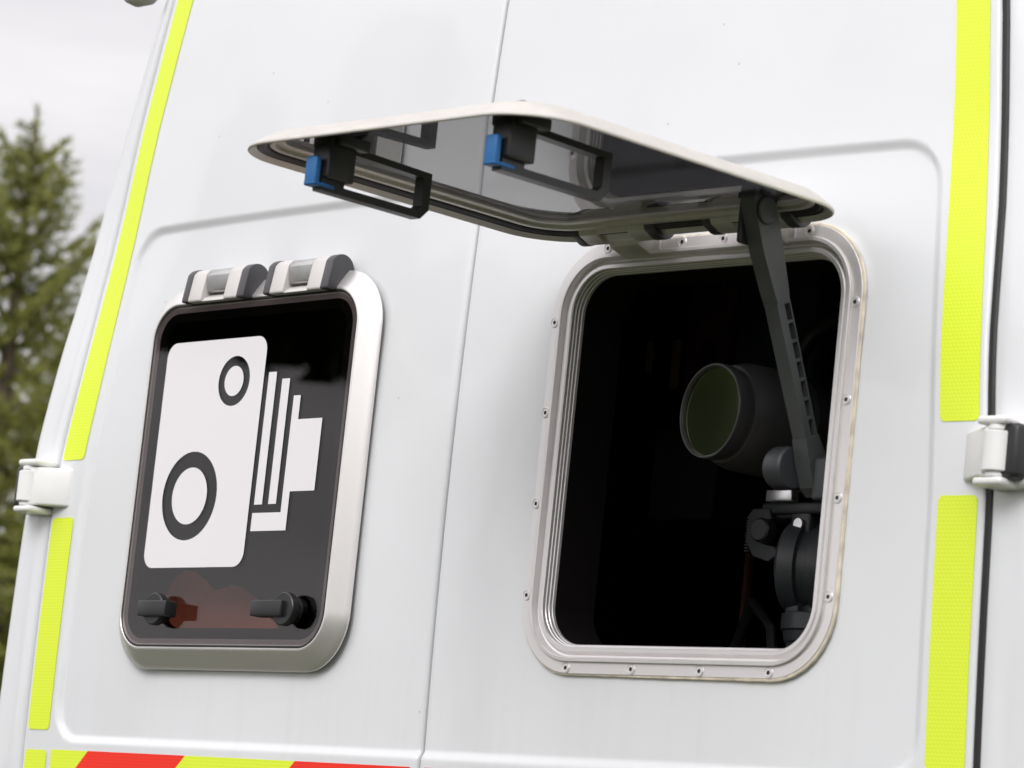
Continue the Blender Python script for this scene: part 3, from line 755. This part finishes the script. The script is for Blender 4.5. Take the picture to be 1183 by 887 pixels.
# ------------------------------------------------------------------ ground
def ground_mat():
    m = mat("tarmac_and_verge", (.06, .06, .055), .9)
    n = m.node_tree.nodes; l = m.node_tree.links; b = n["Principled BSDF"]
    g = n.new("ShaderNodeNewGeometry")
    t = n.new("ShaderNodeTexNoise"); t.inputs['Scale'].default_value = 40; t.inputs['Detail'].default_value = 8; l.new(g.outputs['Position'], t.inputs['Vector'])
    t2 = n.new("ShaderNodeTexNoise"); t2.inputs['Scale'].default_value = .6; t2.inputs['Detail'].default_value = 6; l.new(g.outputs['Position'], t2.inputs['Vector'])
    r1 = n.new("ShaderNodeValToRGB"); r1.color_ramp.elements[0].color = (.045, .042, .036, 1); r1.color_ramp.elements[1].color = (.10, .095, .08, 1); l.new(t.outputs['Fac'], r1.inputs[0])
    r2 = n.new("ShaderNodeValToRGB"); r2.color_ramp.elements[0].color = (.022, .030, .008, 1); r2.color_ramp.elements[1].color = (.060, .066, .022, 1); l.new(t.outputs['Fac'], r2.inputs[0])
    r3 = n.new("ShaderNodeMapRange"); r3.inputs[1].default_value = .37; r3.inputs[2].default_value = .43; l.new(t2.outputs['Fac'], r3.inputs[0])
    x = n.new("ShaderNodeMix"); x.data_type = 'RGBA'; l.new(r3.outputs[0], x.inputs[0]); l.new(r1.outputs[0], x.inputs[6]); l.new(r2.outputs[0], x.inputs[7])
    l.new(x.outputs[2], b.inputs['Base Color'])
    bp = n.new("ShaderNodeBump"); bp.inputs['Strength'].default_value = .6; bp.inputs['Distance'].default_value = .02; l.new(t.outputs['Fac'], bp.inputs['Height']); l.new(bp.outputs[0], b.inputs['Normal'])
    return m
v = [(0, 0, -ZC)]; f = []
rings = [2, 6, 15, 40, 120, 400, 1500]; K = 40
for r_ in rings:
    for i in range(K):
        a = 2*math.pi*i/K; v.append((r_*math.cos(a), r_*math.sin(a), -ZC))
for i in range(K): f.append([0, 1+i, 1+(i+1) % K])
for j in range(len(rings)-1):
    for i in range(K): f.append([1+j*K+i, 1+(j+1)*K+i, 1+(j+1)*K+(i+1) % K, 1+j*K+(i+1) % K])
gd = mk('ground', v, f, ground_mat(), None); gd['kind'] = 'structure'

# ------------------------------------------------------------------ trees
def leaf_mat(name, c1, c2, trans=.25):
    m = bpy.data.materials.new(name); m.use_nodes = True
    n = m.node_tree.nodes; l = m.node_tree.links; b = n["Principled BSDF"]; b.inputs['Roughness'].default_value = .6
    g = n.new("ShaderNodeNewGeometry"); r = n.new("ShaderNodeValToRGB"); r.color_ramp.elements[0].color = (*c1, 1); r.color_ramp.elements[1].color = (*c2, 1)
    t = n.new("ShaderNodeTexNoise"); t.inputs['Scale'].default_value = 2.2; t.inputs['Detail'].default_value = 3; l.new(g.outputs['Position'], t.inputs['Vector'])
    mi = n.new("ShaderNodeMath"); mi.operation = 'MULTIPLY_ADD'; mi.inputs[1].default_value = .55; l.new(g.outputs['Random Per Island'], mi.inputs[0])
    mm = n.new("ShaderNodeMath"); mm.operation = 'MULTIPLY'; mm.inputs[1].default_value = .5; l.new(t.outputs['Fac'], mm.inputs[0]); l.new(mm.outputs[0], mi.inputs[2])
    l.new(mi.outputs[0], r.inputs[0]); l.new(r.outputs[0], b.inputs['Base Color'])
    tl_ = n.new("ShaderNodeBsdfTranslucent"); l.new(r.outputs[0], tl_.inputs[0]); ms = n.new("ShaderNodeMixShader"); ms.inputs[0].default_value = trans
    l.new(b.outputs[0], ms.inputs[1]); l.new(tl_.outputs[0], ms.inputs[2]); l.new(ms.outputs[0], n["Material Output"].inputs[0])
    return m
NEEDLE = leaf_mat("spruce_needles", (.085, .105, .018), (.40, .41, .10), .4)
BARK = mat("bark", (.085, .065, .045), .9, noise=.3, nscale=20)
def spruce(loc, h, seed, label, bare=.0, spread=.34):
    rnd = random.Random(seed)
    root = empty('spruce_tree', loc, label, 'tree', 'spruces beyond the van')
    X0, Y0 = loc[0], loc[1]; Z0 = -ZC
    MB().add(tube([(X0, Y0, Z0), (X0+.02, Y0, Z0+h*.5), (X0, Y0+.01, Z0+h*.85), (X0, Y0, Z0+h)], [h*.022, h*.013, h*.005, .004], 8)).build('trunk', BARK, root)
    tv = []; tf = []; lv = []; lf = []
    def needles(a, b_, dens, size):
        d = b_-a; Ln = d.length
        if Ln < 1e-4: return
        d.normalize(); k = max(2, int(Ln*dens))
        for _ in range(k):
            p = a+(b_-a)*rnd.random()
            s = d.orthogonal().normalized(); s.rotate(Matrix.Rotation(rnd.uniform(0, 6.283), 3, d))
            q = (s*.75+d*rnd.uniform(.3, .9)+Vector((0, 0, rnd.uniform(-.1, .25)))).normalized()
            L_ = size*rnd.uniform(.6, 1.25); wv = d.cross(q).normalized()*size*.13
            i = len(lv); lv.extend([tuple(p-wv), tuple(p+wv), tuple(p+q*L_)]); lf.append([i, i+1, i+2])
    z = h*.06
    while z < h*.955:
        fr_ = 1-z/h
        Lb = h*spread*(fr_**.8)*rnd.uniform(.8, 1.1)+.03
        nb = rnd.randint(4, 6) if fr_ < .5 else rnd.randint(5, 7)
        a0 = rnd.uniform(0, 6.28)
        for k in range(nb):
            an = a0+6.283*k/nb+rnd.uniform(-.3, .3); lb = Lb*rnd.uniform(.65, 1.15)
            rise = .55 if fr_ < .25 else (.15 if fr_ < .5 else -.15)
            zz = z+rnd.uniform(-.03, .03)*h*.2
            pth = []
            S = 6
            for s in range(S+1):
                t = s/S; rr0 = lb*t
                pth.append(Vector((X0+math.cos(an)*rr0, Y0+math.sin(an)*rr0, Z0+zz+lb*(rise*t-.28*t*t*(1 if fr_ > .25 else -.3)+.20*t**4))))
            vv, ff = tube([tuple(q) for q in pth], [max(.002, .011*lb*(1-t/S)+.002) for t in range(S+1)], 5, False)
            kk = len(tv); tv.extend(vv); tf.extend([[i+kk for i in q] for q in ff])
            for s in range(S):
                if s == 0 and fr_ > .3: continue
                needles(pth[s], pth[s+1], 150, .035)
                for side in (-1, 1):
                    for _ in range(2):
                        t = rnd.random(); p = pth[s].lerp(pth[s+1], t)
                        if rnd.random() < bare: continue
                        dr_ = (pth[s+1]-pth[s]).normalized(); sd_ = Vector((-dr_.y, dr_.x, 0)).normalized()*side
                        tl2 = lb*.34*(1-.55*(s/S))*rnd.uniform(.6, 1.1)+.02
                        q = p+(dr_*.7+sd_*.7+Vector((0, 0, rnd.uniform(-.35, .10)))).normalized()*tl2
                        needles(p, q, 170, .036)
                        if tl2 > .12:
                            for _ in range(int(tl2/.06)):
                                p2 = p.lerp(q, rnd.uniform(.2, 1)); q2 = p2+(dr_*rnd.uniform(.3, 1)+sd_*rnd.uniform(-.8, .8)+Vector((0, 0, rnd.uniform(-.6, .0)))).normalized()*tl2*.4
                                needles(p2, q2, 170, .036)
        z += h*.022+.055*fr_*(h/4.5)
    needles(Vector((X0, Y0, Z0+h*.93)), Vector((X0, Y0, Z0+h)), 260, .04)
    mk('branches', tv, tf, BARK, root); o = mk('foliage', lv, lf, NEEDLE, root)
    return root
def crown_tree(loc, h, rad, zlo, n, seed, c, label, name='broadleaf_tree', group=None, leaf=.06, off=(0, 0)):
    rnd = random.Random(seed); X0, Y0 = loc[0], loc[1]; Z0 = -ZC
    root = empty(name, loc, label, 'tree' if 'tree' in name else 'shrub', group)
    MB().add(tube([(X0, Y0, Z0), (X0+.05, Y0, Z0+h*.35), (X0, Y0, Z0+h*.8)], [h*.025+.03, h*.018+.02, .02], 10)).build('trunk', BARK, root)
    cl_ = [(X0+off[0]+rnd.gauss(0, rad*.5), Y0+off[1]+rnd.gauss(0, rad*.5), Z0+rnd.uniform(zlo, h), rad*rnd.uniform(.25, .45)) for _ in range(26)]
    lv = []; lf = []
    for _ in range(n):
        cx, cy, cz, cr_ = rnd.choice(cl_)
        d = Vector((rnd.gauss(0, 1), rnd.gauss(0, 1), rnd.gauss(0, 1))).normalized()*cr_*rnd.random()**.4
        p = Vector((cx, cy, cz))+d
        a = Vector((rnd.gauss(0, 1), rnd.gauss(0, 1), rnd.gauss(0, 1))).normalized(); b_ = a.orthogonal().normalized()
        s = leaf*rnd.uniform(.6, 1.4); i = len(lv)
        lv.extend([tuple(p-a*s), tuple(p+b_*s*.5), tuple(p+a*s), tuple(p-b_*s*.5)]); lf.append([i, i+1, i+2, i+3])
    mk('crown', lv, lf, c, root); return root
spruce((-8.48, 5.25, 0), 4.42, 3, 'spruce with a bare thin leader rising tallest at the left edge', .05, .30)
spruce((-8.05, 5.75, 0), 4.22, 11, 'spruce half hidden behind the van corner, right of the tallest one', .1, .30)
spruce((-9.35, 4.9, 0), 4.15, 19, 'spruce cut off by the left edge of the view', .0, .36)
spruce((-8.95, 6.35, 0), 3.95, 31, 'short spruce filling the gap low between the leader tree and the van', .0, .44)
spruce((-10.3, 6.9, 0), 4.1, 23, 'spruce standing farther back between the two front ones', .0, .42)
GREEN = leaf_mat("leaves_green", (.025, .04, .01), (.09, .11, .03))
grp = 'trees behind the photographer'
pos = [(-34.7, -19.7, 12.5, 2.5, 1.0, 42000), (-15.0, -14.0, 8.5, 1.7, 5.5, 30000), (-4, -12, 6.0, 2.2, 1.4, 7000), (3.5, -13, 6.5, 2.4, 1.2, 7000), (10, -11, 6, 2.3, 1.2, 7000), (13, -3, 6, 2.3, 1.4, 7000)]
for i, (x, y, h, r_, zl, n_) in enumerate(pos):
    crown_tree((x, y, 0), h, r_, zl, n_, 40+i, GREEN, 'leafy green tree behind the photographer, out of the picture', group=grp, leaf=(.34, .2, .12, .12, .12, .12)[i], off=(0, 0) if i != 1 else (-1.6, 2.4))  # second tree added, crown shifted off its trunk, to darken the shut pane's reflection
print('built')
